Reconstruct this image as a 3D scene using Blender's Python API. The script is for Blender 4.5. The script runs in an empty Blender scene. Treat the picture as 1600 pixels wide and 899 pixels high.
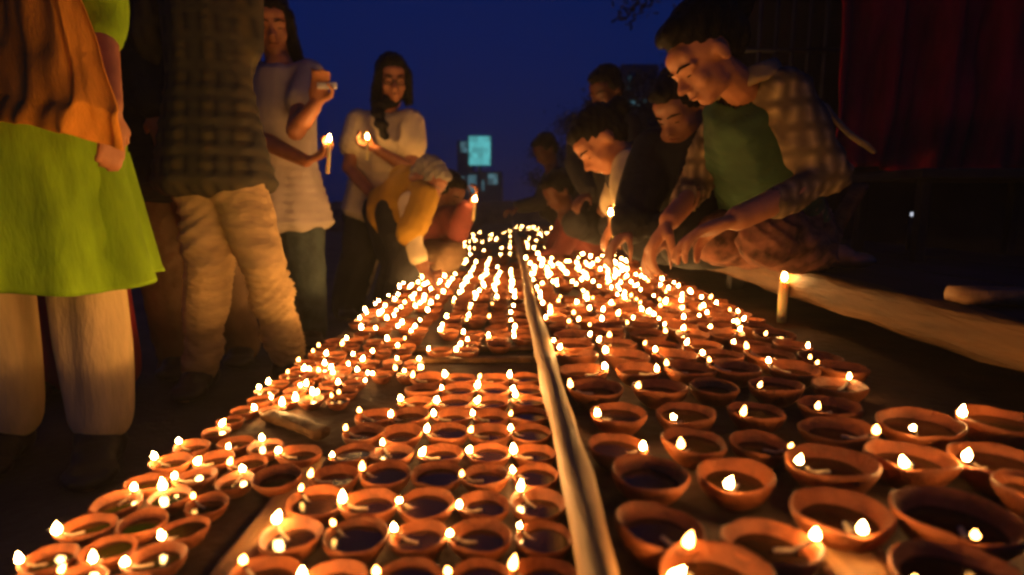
import bpy, bmesh, math, random
import numpy as np
from mathutils import Vector, Matrix, noise as mnoise
random.seed(7); rng = np.random.default_rng(7)
SC = bpy.context.scene; COL = SC.collection
V = Vector; PI = math.pi; R = math.radians

# ------------------------------------------------------------------ camera
CAM = V((0, 0, .64)); FPX = 889.0; PITCH = math.atan(129.5 / FPX); YAW = -math.atan(5 / FPX)
cd = bpy.data.cameras.new('camera'); cam = bpy.data.objects.new('camera', cd); COL.objects.link(cam)
cam.location = CAM; cam.rotation_euler = (PI / 2 - PITCH, 0, YAW)
cd.sensor_width = 36; cd.lens = FPX / 1600 * 36; cd.clip_start = .02; cd.clip_end = 5000
cd.dof.use_dof = True; cd.dof.focus_distance = 1.25; cd.dof.aperture_fstop = 2.4
SC.camera = cam
CR = cam.rotation_euler.to_matrix()
def ray(px, py): return CR @ V(((px - 800) / FPX, (449.5 - py) / FPX, -1))
def P(px, py, Y):                      # the point at depth Y that stands where the pixel looks
    d = ray(px, py); return CAM + d * (Y / d.y)
def G(px, py, z):                      # the point of the level z that stands where the pixel looks
    d = ray(px, py); return CAM + d * ((z - CAM.z) / d.z)

# ------------------------------------------------------------------ world, moon-dim sun, exposure
W = bpy.data.worlds.new('World'); SC.world = W; W.use_nodes = True
nt = W.node_tree; bg = nt.nodes['Background']
sky = nt.nodes.new('ShaderNodeTexSky'); sky.sky_type = 'NISHITA'; sky.sun_disc = False
sky.sun_elevation = R(-1.5); sky.sun_rotation = R(150); sky.ozone_density = 6; sky.air_density = 1.2; sky.dust_density = .2
tint = nt.nodes.new('ShaderNodeMixRGB'); tint.blend_type = 'MULTIPLY'; tint.inputs[0].default_value = 1
tint.inputs[2].default_value = (.12, .6, 1.0, 1)          # dusk blue: the camera's white balance is set for flame light
glow = nt.nodes.new('ShaderNodeMixRGB'); glow.blend_type = 'ADD'; glow.inputs[0].default_value = 1; glow.inputs[2].default_value = (.001, .052, .42, 1)   # even night sky
nt.links.new(sky.outputs[0], tint.inputs[1]); nt.links.new(tint.outputs[0], glow.inputs[1]); nt.links.new(glow.outputs[0], bg.inputs[0])
bg.inputs[1].default_value = .12
sl = bpy.data.lights.new('sun', 'SUN'); sl.energy = .004; sl.angle = R(10); sl.color = (.6, .75, 1)
so = bpy.data.objects.new('sun', sl); COL.objects.link(so); so.rotation_euler = (R(55), 0, R(150))
SC.view_settings.view_transform = 'Standard'; SC.view_settings.look = 'None'
SC.view_settings.exposure = 0; SC.view_settings.gamma = 1
SC.cycles.use_denoising = True; SC.cycles.max_bounces = 5; SC.cycles.diffuse_bounces = 3
SC.cycles.glossy_bounces = 3; SC.cycles.caustics_reflective = False; SC.cycles.caustics_refractive = False
SC.cycles.sample_clamp_indirect = 3; SC.cycles.filter_width = 2.8
FLAME = 320.0

# ------------------------------------------------------------------ materials
def mat(name, col, rough=.8, var=.35, scale=12, bump=.2, bscale=60, spec=.3, stretch=(1, 1, 1), wave=None, coat=0, sheen=0):
    m = bpy.data.materials.new(name); m.use_nodes = True; n = m.node_tree.nodes; l = m.node_tree.links
    b = n['Principled BSDF']; b.inputs['Roughness'].default_value = rough; b.inputs['Specular IOR Level'].default_value = spec
    if coat: b.inputs['Coat Weight'].default_value = coat
    if sheen: b.inputs['Sheen Weight'].default_value = sheen
    tc = n.new('ShaderNodeTexCoord'); mp = n.new('ShaderNodeMapping'); mp.inputs['Scale'].default_value = stretch
    oi = n.new('ShaderNodeObjectInfo'); ad = n.new('ShaderNodeVectorMath'); ad.operation = 'ADD'
    mu = n.new('ShaderNodeMath'); mu.operation = 'MULTIPLY'; mu.inputs[1].default_value = 37
    l.new(oi.outputs['Random'], mu.inputs[0]); l.new(tc.outputs['Object'], ad.inputs[0]); l.new(mu.outputs[0], ad.inputs[1])
    l.new(ad.outputs[0], mp.inputs[0])
    nz = n.new('ShaderNodeTexNoise'); nz.inputs['Scale'].default_value = scale; nz.inputs['Detail'].default_value = 6
    l.new(mp.outputs[0], nz.inputs['Vector'])
    cr = n.new('ShaderNodeValToRGB'); cr.color_ramp.elements[0].position = .3; cr.color_ramp.elements[1].position = .72
    cr.color_ramp.elements[0].color = (*[c * (1 - var) for c in col], 1); cr.color_ramp.elements[1].color = (*[min(1, c * (1 + var * .6)) for c in col], 1)
    l.new(nz.outputs[0], cr.inputs[0]); out = cr.outputs[0]
    hs = n.new('ShaderNodeHueSaturation'); ma = n.new('ShaderNodeMapRange')
    ma.inputs[3].default_value = .8; ma.inputs[4].default_value = 1.18
    l.new(oi.outputs['Random'], ma.inputs[0]); l.new(ma.outputs[0], hs.inputs['Value']); l.new(out, hs.inputs['Color'])
    l.new(hs.outputs[0], b.inputs['Base Color'])
    n2 = n.new('ShaderNodeTexNoise'); n2.inputs['Scale'].default_value = bscale; n2.inputs['Detail'].default_value = 5
    l.new(mp.outputs[0], n2.inputs['Vector'])
    bp = n.new('ShaderNodeBump'); bp.inputs['Strength'].default_value = bump; bp.inputs['Distance'].default_value = .01
    l.new(n2.outputs[0], bp.inputs['Height']); l.new(bp.outputs[0], b.inputs['Normal'])
    m['cr'] = cr.name
    return m
def checked(name, base, l1, l2, s=22):          # woven check
    m = mat(name, base, .9); n = m.node_tree.nodes; l = m.node_tree.links; b = n['Principled BSDF']
    tc = n.new('ShaderNodeTexCoord'); prev = None
    src = b.inputs['Base Color'].links[0].from_socket
    for ax, c, ph in (('X', l1, 0), ('Z', l2, 1.0), ('X', l2, 2.9)):
        w = n.new('ShaderNodeTexWave'); w.bands_direction = ax; w.inputs['Scale'].default_value = s / 6; w.inputs['Distortion'].default_value = .6; w.inputs['Phase Offset'].default_value = ph
        l.new(tc.outputs['Object'], w.inputs[0])
        r = n.new('ShaderNodeValToRGB'); r.color_ramp.elements[0].position = .45; r.color_ramp.elements[1].position = 1.0
        l.new(w.outputs[0], r.inputs[0])
        x = n.new('ShaderNodeMixRGB'); x.inputs[2].default_value = (*c, 1); l.new(r.outputs[0], x.inputs[0]); l.new(src, x.inputs[1]); src = x.outputs[0]
    l.new(src, b.inputs['Base Color']); return m
def emit(name, col, s):
    m = bpy.data.materials.new(name); m.use_nodes = True; b = m.node_tree.nodes['Principled BSDF']
    b.inputs['Base Color'].default_value = (0, 0, 0, 1); b.inputs['Emission Color'].default_value = (*col, 1); b.inputs['Emission Strength'].default_value = s
    return m
def clay():
    m = mat('terracotta', (.31, .085, .023), .6, .45, 1.6, .4, 9, .35); n = m.node_tree.nodes; l = m.node_tree.links; b = n['Principled BSDF']
    tc = n.new('ShaderNodeTexCoord'); oi = n.new('ShaderNodeObjectInfo'); ad = n.new('ShaderNodeVectorMath'); ad.operation = 'ADD'; mu = n.new('ShaderNodeMath'); mu.operation = 'MULTIPLY'; mu.inputs[1].default_value = 51
    l.new(oi.outputs['Random'], mu.inputs[0]); l.new(tc.outputs['Object'], ad.inputs[0]); l.new(mu.outputs[0], ad.inputs[1]); src = b.inputs['Base Color'].links[0].from_socket
    for sc, c, lo, hi in ((1.1, (.05, .018, .008), .56, .74), (4.5, (.10, .03, .012), .62, .7), (3.1, (.46, .20, .09), .64, .78)):
        z = n.new('ShaderNodeTexNoise'); z.inputs['Scale'].default_value = sc; z.inputs['Detail'].default_value = 7; z.inputs['Roughness'].default_value = .65; l.new(ad.outputs[0], z.inputs['Vector'])
        r = n.new('ShaderNodeMapRange'); r.inputs[1].default_value = lo; r.inputs[2].default_value = hi; r.inputs[4].default_value = .75; l.new(z.outputs[0], r.inputs[0])
        x = n.new('ShaderNodeMixRGB'); x.inputs[2].default_value = (*c, 1); l.new(r.outputs[0], x.inputs[0]); l.new(src, x.inputs[1]); src = x.outputs[0]
    l.new(src, b.inputs['Base Color']); return m
M = dict(
    clay=clay(),
    oil=mat('lamp_oil', (.03, .011, .004), .1, .4, 20, .05, 20, .5),
    wick=mat('cotton_wick', (.55, .42, .28), .9),
    flame=emit('flame', (1, .50, .14), FLAME),
    wax=mat('wax', (.85, .66, .32), .35, .15, 20, .1),
    wood=mat('planed_wood', (.32, .16, .06), .6, .5, 9, .4, 40, .35, stretch=(6, .5, 6)),
    beam=mat('old_wood', (.135, .06, .016), .7, .55, 7, .5, 30, .3, stretch=(5, .6, 5)),
    step=mat('brown_stone', (.055, .026, .013), .85, .5, 9, .6, 45),
    ground=mat('dark_ground', (.05, .042, .038), .9, .5, 3, .6, 40),
    dark=mat('dark_boards', (.03, .026, .026), .9, .5, 4),
    earth=mat('earth', (.16, .09, .05), .95, .5, 3),
    iron=mat('iron', (.035, .035, .04), .5, .3),
    skin=mat('skin', (.40, .155, .065), .5, .18, 20, .12, 120, .4),
    skin_dim=mat('skin_dimmed', (.11, .042, .02), .5, .18, 20, .12, 120, .3),  # skin colour darkened so the heads farther back look less lit
    skin2=mat('skin_deep', (.27, .11, .055), .5, .18, 20, .12, 120, .4),
    hair=mat('hair', (.006, .0045, .004), .6, .4, 30, .6, 60, .15, stretch=(6, 6, .6)),
    grey=mat('scarf_grey', (.24, .21, .17), .9), eye=mat('eye', (.05, .03, .02), .15, .1),
    green=mat('lime_cotton', (.30, .52, .012), .85, .25, 9, .35, 35, .2, stretch=(3, 3, .7)),
    orange=mat('orange_voile', (.78, .30, .03), .85, .3, 8, .3, 70, .2, stretch=(3, 3, 1)),
    salwar=mat('cream_cotton', (.80, .56, .26), .85, .2, 8, .4, 30, .2, stretch=(3, 3, .8)),
    red=mat('red_cloth', (.50, .03, .045), .85, .35, 8, .4, 30),
    khaki=mat('khaki_twill', (.52, .34, .15), .85, .3, 10, .5, 35, .2, stretch=(1, 1, 3)),
    brown=mat('brown_twill', (.20, .12, .06), .85, .3, 10, .5, 35),
    white=mat('white_jersey', (.66, .54, .42), .85, .18, 9, .35, 30),
    jeans=mat('teal_denim', (.075, .10, .095), .85, .35, 20, .4, 60),
    black=mat('black_cloth', (.018, .017, .018), .85, .4, 12, .4, 40),
    cream=mat('cream_jersey', (.66, .52, .30), .85, .18, 9, .35, 30),
    maroon=mat('maroon_knit', (.17, .04, .03), .85, .3, 10, .4),
    yellow=mat('mustard_cotton', (.50, .27, .025), .85, .25, 9, .4, 30),
    tan=mat('tan_shirt', (.33, .22, .10), .85, .3, 9, .5, 30, .2),
    vest=mat('green_waistcoat', (.045, .095, .04), .8, .4, 10, .4, 40),
    pattern=mat('patterned_wool', (.20, .08, .045), .9, .85, 26, .5, 30),
    shoe=mat('leather', (.035, .025, .02), .5, .3),
    curtain=mat('crimson_curtain', (.42, .012, .03), .85, .4, 6, .3, 20, .2, stretch=(3, 3, .5)),
    leaf=mat('leaves', (.045, .06, .025), .8, .5, 3), bark=mat('bark', (.07, .05, .035), .9, .4),
    plaid=checked('plaid_flannel', (.02, .018, .018), (.085, .065, .03), (.06, .05, .03), 22),
    tan_folds=checked('shirt_fold_shade', (.36, .24, .11), (.13, .085, .045), (.10, .065, .035), 34),  # tan cloth; dark stripes paint in the shade of sleeve folds
    phone=mat('pale_plastic', (.75, .72, .66), .3, .1),
    concrete=mat('far_concrete', (.10, .09, .10), .9),
    screen=emit('lit_screen', (.13, .62, .64), .8), window=emit('lit_window', (.25, .62, .75), .3), bulb=emit('white_bulb', (.8, .85, 1), .7),
)

# ------------------------------------------------------------------ helpers
def tag(o, label=None, cat=None, group=None, kind=None):
    if label: o['label'] = label
    if cat: o['category'] = cat
    if group: o['group'] = group
    if kind: o['kind'] = kind
    return o
def link(name, me, m=None, parent=None, loc=(0, 0, 0)):
    o = bpy.data.objects.new(name, me); COL.objects.link(o); o.location = loc
    if m is not None and len(me.materials) == 0: me.materials.append(m)
    if parent is not None: o.parent = parent
    return o
def build(name, bm, m=None, parent=None, base=V((0, 0, 0)), smooth=True):
    me = bpy.data.meshes.new(name)
    bmesh.ops.translate(bm, verts=bm.verts, vec=-V(base)); bmesh.ops.recalc_face_normals(bm, faces=bm.faces); bm.to_mesh(me); bm.free()
    if smooth: me.polygons.foreach_set('use_smooth', [True] * len(me.polygons))
    return link(name, me, m, parent, base if parent is None else (0, 0, 0))
def empty(name, loc):
    o = bpy.data.objects.new(name, None); COL.objects.link(o); o.location = loc; o.empty_display_size = .05; return o
def box(bm, lo, hi, bev=0, seg=2, mtx=None):
    c = (V(lo) + V(hi)) / 2; s = V(hi) - V(lo)
    r = bmesh.ops.create_cube(bm, size=1); vs = r['verts']
    for v in vs: v.co = V((v.co.x * s.x, v.co.y * s.y, v.co.z * s.z)) + c
    if bev:
        es = list({e for v in vs for e in v.link_edges})
        k = bmesh.ops.bevel(bm, geom=es, offset=bev, segments=seg, affect='EDGES', profile=.5); vs = list({v for v in k['verts']} | {v for v in vs if v.is_valid})
    if mtx is not None:
        for v in vs: v.co = mtx @ v.co
def frame(fwd, up):
    f = V(fwd).normalized(); x = f.cross(V(up)).normalized(); u = x.cross(f)
    return Matrix((x, f, u)).transposed()          # columns: right, forward, up
def ell(bm, c, r, rot=None, sub=2):
    m = Matrix.Translation(V(c)) @ (rot.to_4x4() if rot is not None else Matrix.Identity(4)) @ Matrix.Diagonal((*r, 1))
    bmesh.ops.create_icosphere(bm, subdivisions=sub, radius=1, matrix=m)
def tube(bm, pts, rad, n=12, caps=True, balls=True):
    pts = [V(p) for p in pts]; rings = []; prev = None
    for i, p in enumerate(pts):
        t = (pts[min(i + 1, len(pts) - 1)] - pts[max(i - 1, 0)]).normalized()
        a = t.orthogonal() if prev is None else (prev - t * prev.dot(t))
        if a.length < 1e-6: a = t.orthogonal()
        a.normalize(); prev = a; b = t.cross(a)
        rings.append([bm.verts.new(p + (a * math.cos(2 * PI * k / n) + b * math.sin(2 * PI * k / n)) * rad[i]) for k in range(n)])
    for A, B in zip(rings, rings[1:]):
        for k in range(n): bm.faces.new((A[k], A[(k + 1) % n], B[(k + 1) % n], B[k]))
    if caps: bm.faces.new(rings[0][::-1]); bm.faces.new(rings[-1])
    if balls:
        for p, r in zip(pts, rad): bmesh.ops.create_icosphere(bm, subdivisions=2, radius=r, matrix=Matrix.Translation(p))
def lerp(a, b, t): return a + (b - a) * t
def spine(bm, nodes, lat, n=10):
    """nodes: (position, half width, half depth); a row of flattened balls merged later"""
    N = len(nodes) - 1
    for k in range(n + 1):
        t = k / n * N; i = min(int(t), N - 1); f = t - i
        p = lerp(nodes[i][0], nodes[i + 1][0], f); w = lerp(nodes[i][1], nodes[i + 1][1], f); d = lerp(nodes[i][2], nodes[i + 1][2], f)
        ax = (nodes[i + 1][0] - nodes[i][0]).normalized(); x = (V(lat) - ax * V(lat).dot(ax)).normalized(); y = ax.cross(x)
        ell(bm, p, (w, d, .075), Matrix((x, y, ax)).transposed())
def wrinkle(amp, fx=7, fz=90, seed=0, rise=.8):
    """irregular creases: sharp ridges running mostly across the limb, bent and broken by slower waves"""
    def f(co):
        x, y, z = co[:, 0] + seed * 1.7, co[:, 1] + seed, co[:, 2]
        w1 = 2.2 * np.sin(fx * x + 11 * z + seed) + 1.8 * np.sin(fx * 1.6 * y - 8 * z) + 1.2 * np.sin(23 * x + 17 * y)
        w2 = 2.0 * np.sin(9 * x - 14 * z) + 1.6 * np.sin(13 * y + 5 * x)
        a = 1 - 2 * np.abs(np.sin(.5 * (fz * z + rise * fz * (x - y) * .5 + w1 * 2))) ** .8
        b = 1 - 2 * np.abs(np.sin(.5 * (fz * .62 * z - rise * fz * (x + y) * .6 + w2 * 2))) ** .8
        m = .5 + .5 * np.sin(8 * z + 3 * np.sin(5 * x + 4 * y) + seed); lo = np.sin(17 * z + 9 * x + w2)
        pa = np.clip(.55 + .8 * np.sin(6.3 * x + 10 * z + 2 * np.sin(8 * y + seed)) * np.cos(7 * y - 5 * z + seed), .35, 1.2)
        return amp * ((.6 * a * m + .55 * b * (1 - m)) * pa + .5 * lo)
    return f
def vfold(amp, k=26, seed=0):
    def f(co):
        x, y, z = co[:, 0] + seed, co[:, 1], co[:, 2]
        return amp * (np.sin(k * x + 2 * np.sin(3 * z) + k * .7 * y) + .5 * np.sin(k * 2.1 * x - 3 * z + 1))
    return f
def melt(name, bm, m, parent, base, voxel=.01, smooth=5, disp=None):
    """voxel-merges overlapping closed pieces into one continuous skin"""
    me = bpy.data.meshes.new(name); bmesh.ops.recalc_face_normals(bm, faces=bm.faces); bm.to_mesh(me); bm.free()
    o = link('tmp', me); r = o.modifiers.new('r', 'REMESH'); r.mode = 'VOXEL'; r.voxel_size = voxel
    s = o.modifiers.new('s', 'SMOOTH'); s.factor = .5; s.iterations = smooth
    bpy.context.view_layer.update(); dg = bpy.context.evaluated_depsgraph_get()
    out = bpy.data.meshes.new_from_object(o.evaluated_get(dg)); bpy.data.objects.remove(o); bpy.data.meshes.remove(me)
    out.name = name; n = len(out.vertices); co = np.empty(n * 3); out.vertices.foreach_get('co', co); co = co.reshape(-1, 3)
    if disp is not None:
        no = np.empty(n * 3); out.vertices.foreach_get('normal', no); co = co + no.reshape(-1, 3) * disp(co)[:, None]
    co -= np.array(base); out.vertices.foreach_set('co', co.ravel()); out.update()
    out.polygons.foreach_set('use_smooth', [True] * len(out.polygons))
    return link(name, out, m, parent, base if parent is None else (0, 0, 0))
def sheet(name, grid, m, parent, base, ripple=.008, k=30, n=(40, 40), thick=.004, seed=0):
    """cloth: a control grid of points, smoothed, rippled along its width and given thickness"""
    g = np.array([[tuple(p) for p in row] for row in grid], float); nr, nc = g.shape[:2]
    bm = bmesh.new(); front = []
    for i in range(n[0] + 1):
        a = i / n[0] * (nr - 1); i0 = min(int(a), nr - 2); fa = a - i0; fa = fa * fa * (3 - 2 * fa) * .5 + fa * .5; row = []
        for j in range(n[1] + 1):
            b = j / n[1] * (nc - 1); j0 = min(int(b), nc - 2); fb = b - j0
            p = (g[i0, j0] * (1 - fa) + g[i0 + 1, j0] * fa) * (1 - fb) + (g[i0, j0 + 1] * (1 - fa) + g[i0 + 1, j0 + 1] * fa) * fb
            u = j / n[1]
            w = ripple * (math.sin(k * u + seed + 1.5 * math.sin(2.2 * a + seed)) + .5 * math.sin(2.3 * k * u + a * 1.7))
            w += ripple * 1.6 * mnoise.noise(V((u * 5 + seed, a * 1.3, seed))) ; row.append(V((p[0], p[1] + w, p[2] + ripple * 1.2 * mnoise.noise(V((u * 7, a, seed + 5))))))
        front.append(row)
    f = [[bm.verts.new(p) for p in r] for r in front]; bk = [[bm.verts.new(p + V((0, thick, 0))) for p in r] for r in front]
    for i in range(n[0]):
        for j in range(n[1]):
            bm.faces.new((f[i][j], f[i][j + 1], f[i + 1][j + 1], f[i + 1][j])); bm.faces.new((bk[i][j], bk[i + 1][j], bk[i + 1][j + 1], bk[i][j + 1]))
    for i in range(n[0]):
        bm.faces.new((f[i][0], f[i + 1][0], bk[i + 1][0], bk[i][0])); bm.faces.new((f[i][-1], bk[i][-1], bk[i + 1][-1], f[i + 1][-1]))
    for j in range(n[1]):
        bm.faces.new((f[0][j], bk[0][j], bk[0][j + 1], f[0][j + 1])); bm.faces.new((f[-1][j], f[-1][j + 1], bk[-1][j + 1], bk[-1][j]))
    return build(name, bm, m, parent, base)

ONES = 'zero one two three four five six seven eight nine ten eleven twelve thirteen fourteen fifteen sixteen seventeen eighteen nineteen'.split()
TENS = '. . twenty thirty forty fifty sixty'.split()
def words(n): return ONES[n] if n < 20 else TENS[n // 10] + ('-' + ONES[n % 10] if n % 10 else '')
ORD = {1: 'first', 2: 'second', 3: 'third', 5: 'fifth', 8: 'eighth', 9: 'ninth', 12: 'twelfth'}
def ordn(n): return ORD.get(n) or words(n) + 'th'

# ------------------------------------------------------------------ the setting
ZL, ZR, ZB = .25, .31, .46          # lower step, upper step, bench top
bm = bmesh.new(); bmesh.ops.create_grid(bm, x_segments=1, y_segments=1, size=195); tag(build('ground', bm, M['ground']), kind='structure')
bm = bmesh.new(); box(bm, (-.515, .05, -.02), (.074, 12, ZL), .006); tag(build('lower_step', bm, M['step'], smooth=False), kind='structure')
bm = bmesh.new(); box(bm, (.0745, .05, -.02), (4.5, 12.01, ZR), .006); tag(build('upper_step', bm, M['step'], smooth=False), kind='structure')
bm = bmesh.new()
for i in range(40):
    x0 = -60 + i * 3; h = .75 + .4 * mnoise.noise(V((i * .5, 3, 0))); ell(bm, (x0, 15 + 1.5 * mnoise.noise(V((i * .3, 0, 0))), 0), (3.4, 1.6, max(.4, h)))
tag(build('embankment', bm, M['earth']), kind='structure')

# wooden edge batten between the steps
def stick(pts, w, h, segs=40, wob=.002, seed=0, e=.5):
    bm = bmesh.new(); A, B = V(pts[0]), V(pts[1]); t = (B - A).normalized(); s = t.cross(V((0, 0, 1))).normalized(); u = s.cross(t); rings = []
    for i in range(segs + 1):
        p = lerp(A, B, i / segs); q = []
        for k in range(12):
            a = 2 * PI * k / 12
            cx = math.copysign(abs(math.cos(a)) ** e, math.cos(a)) * w; cz = math.copysign(abs(math.sin(a)) ** e, math.sin(a)) * h
            d = 1 + wob / w * 3 * mnoise.noise(V((i * .6 + seed, k * .7, seed)))
            q.append(bm.verts.new(p + s * (cx * d + wob * 1.5 * math.sin(i * .33 + seed)) + u * cz * d))
        rings.append(q)
    for a, b in zip(rings, rings[1:]):
        for k in range(12): bm.faces.new((a[k], a[(k + 1) % 12], b[(k + 1) % 12], b[k]))
    bm.faces.new(rings[0]); bm.faces.new(rings[-1]); return bm
tag(build('batten', stick(((.0725, .15, .331), (.074, 10, .331)), .0175, .025, 90, .0025, 0, .8), M['wood'], base=V((.072, .15, .305))), 'long pale wooden batten running away between the two beds of lamps', 'batten')
tag(build('board', stick(((-.294, .1, ZL + .006), (-.294, .82, ZL + .006)), .02, .0055, 20, .001, 4), M['wood'], base=V((-.294, .1, ZL))), 'flat brown strip of wood between the left grid and the outer lamps', 'board', 'loose boards on the lower step')
q = G(420, 648, ZL + .012); r_ = G(505, 678, ZL + .012)
tag(build('board', stick((q, r_), .016, .008, 12, .002, 9), M['beam'], base=V((q.x, q.y, ZL))), 'short pale board end lying at the back of the outer left lamps', 'board', 'loose boards on the lower step')
q, r_ = G(1352, 930, ZR + .006), G(1322, 838, ZR + .006)
tag(build('board', stick((q, r_), .026, .0055, 12, .001, 17), M['wood'], base=V((q.x, q.y, ZR))), 'flat pale board between two of the nearest large lamps on the right', 'board')
for k, py in enumerate((545, 562)):
    a, b = G(640, py, ZL + .007), G(838, py, ZL + .007)
    tag(build('board', stick((a, b), .016, .0065, 12, .001, 14 + k), M['beam'], base=V((a.x, a.y, ZL))),
        'thin dark slat lying across the gap, %s the front lamp grid' % ('farther from' if k == 0 else 'just behind'), 'board', 'loose boards on the lower step')
# bench on the right: edge beam, top boards, legs
be = empty('bench', (.8, 2, ZR)); tag(be, 'low dark wooden bench with a thick brown front rail beside the large lamps', 'bench')
def child(name, bm, m, root, smooth=True): return build(name, bm, m, root, root.location, smooth)
child('front_rail', stick(((.81, .25, .42), (.81, 6, .42)), .02, .04, 60, .003, 2), M['beam'], be)
for k in range(6):
    b2 = bmesh.new(); box(b2, (.832 + k * .17, .25, .415), (.995 + k * .17, 6, ZB - .004 - .002 * (k % 2)), .004); child('top_board', b2, M['dark'], be, False)
for y in (.4, 2.2, 4.2, 5.8):
    for x in (.87, 1.8):
        b2 = bmesh.new(); box(b2, (x, y, ZR), (x + .05, y + .05, .415), .003); child('leg', b2, M['dark'], be, False)
a, b = G(1492, 462, ZB + .016), V((1.5, .98, ZB + .016))
tag(build('board', stick((a, b), .03, .016, 14, .001, 21), M['wood'], base=V((a.x, a.y, ZB))), 'pale board lying on the dark bench at the right edge', 'board')
a, b = P(1268, 425, 1.62), P(1345, 290, 1.7); a.z = ZB
tag(build('prop', stick((a, b), .024, .012, 14, .001, 33), M['beam'], base=a), 'slanted wooden prop leaning behind the elbow of the person in the tan shirt', 'prop')

# ------------------------------------------------------------------ people
def head(bm, c, rot, s=1.0, neck=None):
    T = lambda x, y, z: V(c) + rot @ (V((x, y, z)) * s)
    E = lambda p, r: ell(bm, T(*p), [k * s for k in r], rot, 3)
    E((0, -.015, .03), (.074, .093, .085)); E((0, .03, -.03), (.058, .06, .078)); E((0, .055, -.084), (.032, .03, .026)); E((0, .02, -.07), (.05, .05, .035))
    for sx in (-1, 1):
        E((sx * .034, .06, -.03), (.026, .022, .026)); E((sx * .079, -.008, -.008), (.01, .019, .031)); E((sx * .011, .1, -.032), (.009, .011, .008))
        tube(bm, [T(sx * .008, .086, .017), T(sx * .03, .084, .021), T(sx * .052, .066, .015)], [.009 * s] * 3, 8)
        E((sx * .031, .076, -.002), (.0155, .0105, .009))
    tube(bm, [T(0, .084, .018), T(0, .098, -.008), T(0, .113, -.026)], [.009 * s, .0095 * s, .0125 * s], 8)
    E((0, .09, -.054), (.023, .0115, .0062)); E((0, .088, -.066), (.02, .0115, .0075))
    E((0, .06, .045), (.056, .03, .035))
    if neck is not None: tube(bm, [T(0, -.015, -.045), lerp(T(0, -.02, -.09), V(neck), .5), V(neck)], [.052 * s, .052 * s, .06 * s], 12)
def hand(bm, w, d, n, side=1, curl=.5, s=1.0, spread=.12):
    d = V(d).normalized(); n = (V(n) - d * V(n).dot(d)).normalized(); t = d.cross(n) * side
    rot = Matrix((t, d, n)).transposed(); w = V(w)
    ell(bm, w + d * .052 * s, (.041 * s, .052 * s, .016 * s), rot); ell(bm, w + d * .07 * s + t * .002, (.042 * s, .03 * s, .014 * s), rot)
    for i, (o, L) in enumerate(((.031, .072), (.011, .08), (-.01, .074), (-.03, .058))):
        p = w + d * .088 * s + t * o * s; q = [p - d * .02 * s, p]; ang = 0; c = curl * (1 + .15 * ((i * 7) % 3 - 1))
        dd = (d + t * (o * spread * 30 * .25)).normalized()
        for k, f in enumerate((.45, .32, .23)):
            ang += c * (.8, 1.0, .7)[k]; p = p + (dd * math.cos(ang) + n * math.sin(ang)) * L * f * s; q.append(p)
        tube(bm, q, [.0095 * s, .0098 * s, .009 * s, .0082 * s, .0068 * s], 8)
    p0 = w + d * .025 * s + t * .03 * s
    tube(bm, [p0 - t * .012 * s, p0 + (t * .5 + d * .6 + n * .25).normalized() * .04 * s, p0 + (t * .45 + d * .75 + n * (.3 + .3 * curl)).normalized() * .07 * s, p0 + (t * .2 + d * .85 + n * (.5 + .4 * curl)).normalized() * .092 * s],
         [.015 * s, .0125 * s, .0105 * s, .008 * s], 8)
def foot(bm, ankle, d, z, s=1.0, r=1.0):
    d = V((d[0], d[1], 0)).normalized(); a = V(ankle)
    tube(bm, [a, V((a.x, a.y, z + .05)) - d * .02], [.042 * s * r, .045 * s * r]); h = V((a.x, a.y, z)) - d * .045
    rot = frame(d, (0, 0, 1))
    ell(bm, h + V((0, 0, .036 * r)), (.036 * s * r, .045 * s, .036 * r), rot); ell(bm, h + d * .09 + V((0, 0, .04 * r)), (.04 * s * r, .08 * s, .036 * r), rot); ell(bm, h + d * .17 + V((0, 0, .026 * r)), (.046 * s * r, .062 * s, .024 * r), rot)
def hairdo(bm, c, rot, s=1.0, kind='short'):
    T = lambda x, y, z: V(c) + rot @ (V((x, y, z)) * s)
    E = lambda p, r: ell(bm, T(*p), [k * s for k in r], rot, 3)
    E((0, -.03, .05), (.083, .1, .082)); E((0, .028, .088), (.062, .058, .034)); E((0, -.06, .0), (.075, .062, .075))
    if kind == 'short':
        E((0, .05, .092), (.05, .04, .026)); [E((sx * .066, -.005, .03), (.02, .045, .04)) for sx in (-1, 1)]
    if kind in ('long', 'braid'):
        for sx in (-1, 1):
            tube(bm, [T(sx * .02, .055, .098), T(sx * .068, .035, .04), T(sx * .08, .0, -.04), T(sx * .085, -.03, -.11)], [.024 * s, .028 * s, .028 * s, .03 * s], 8)
        E((0, -.07, -.05), (.08, .05, .09))
    if kind == 'long':
        for sx in (-1, 1): tube(bm, [T(sx * .075, -.01, -.07), T(sx * .09, -.005, -.15), T(sx * .09, .01, -.23)], [.034 * s, .036 * s, .018 * s], 8)
    if kind == 'bun': E((0, -.14, .03), (.045, .045, .045))
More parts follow.
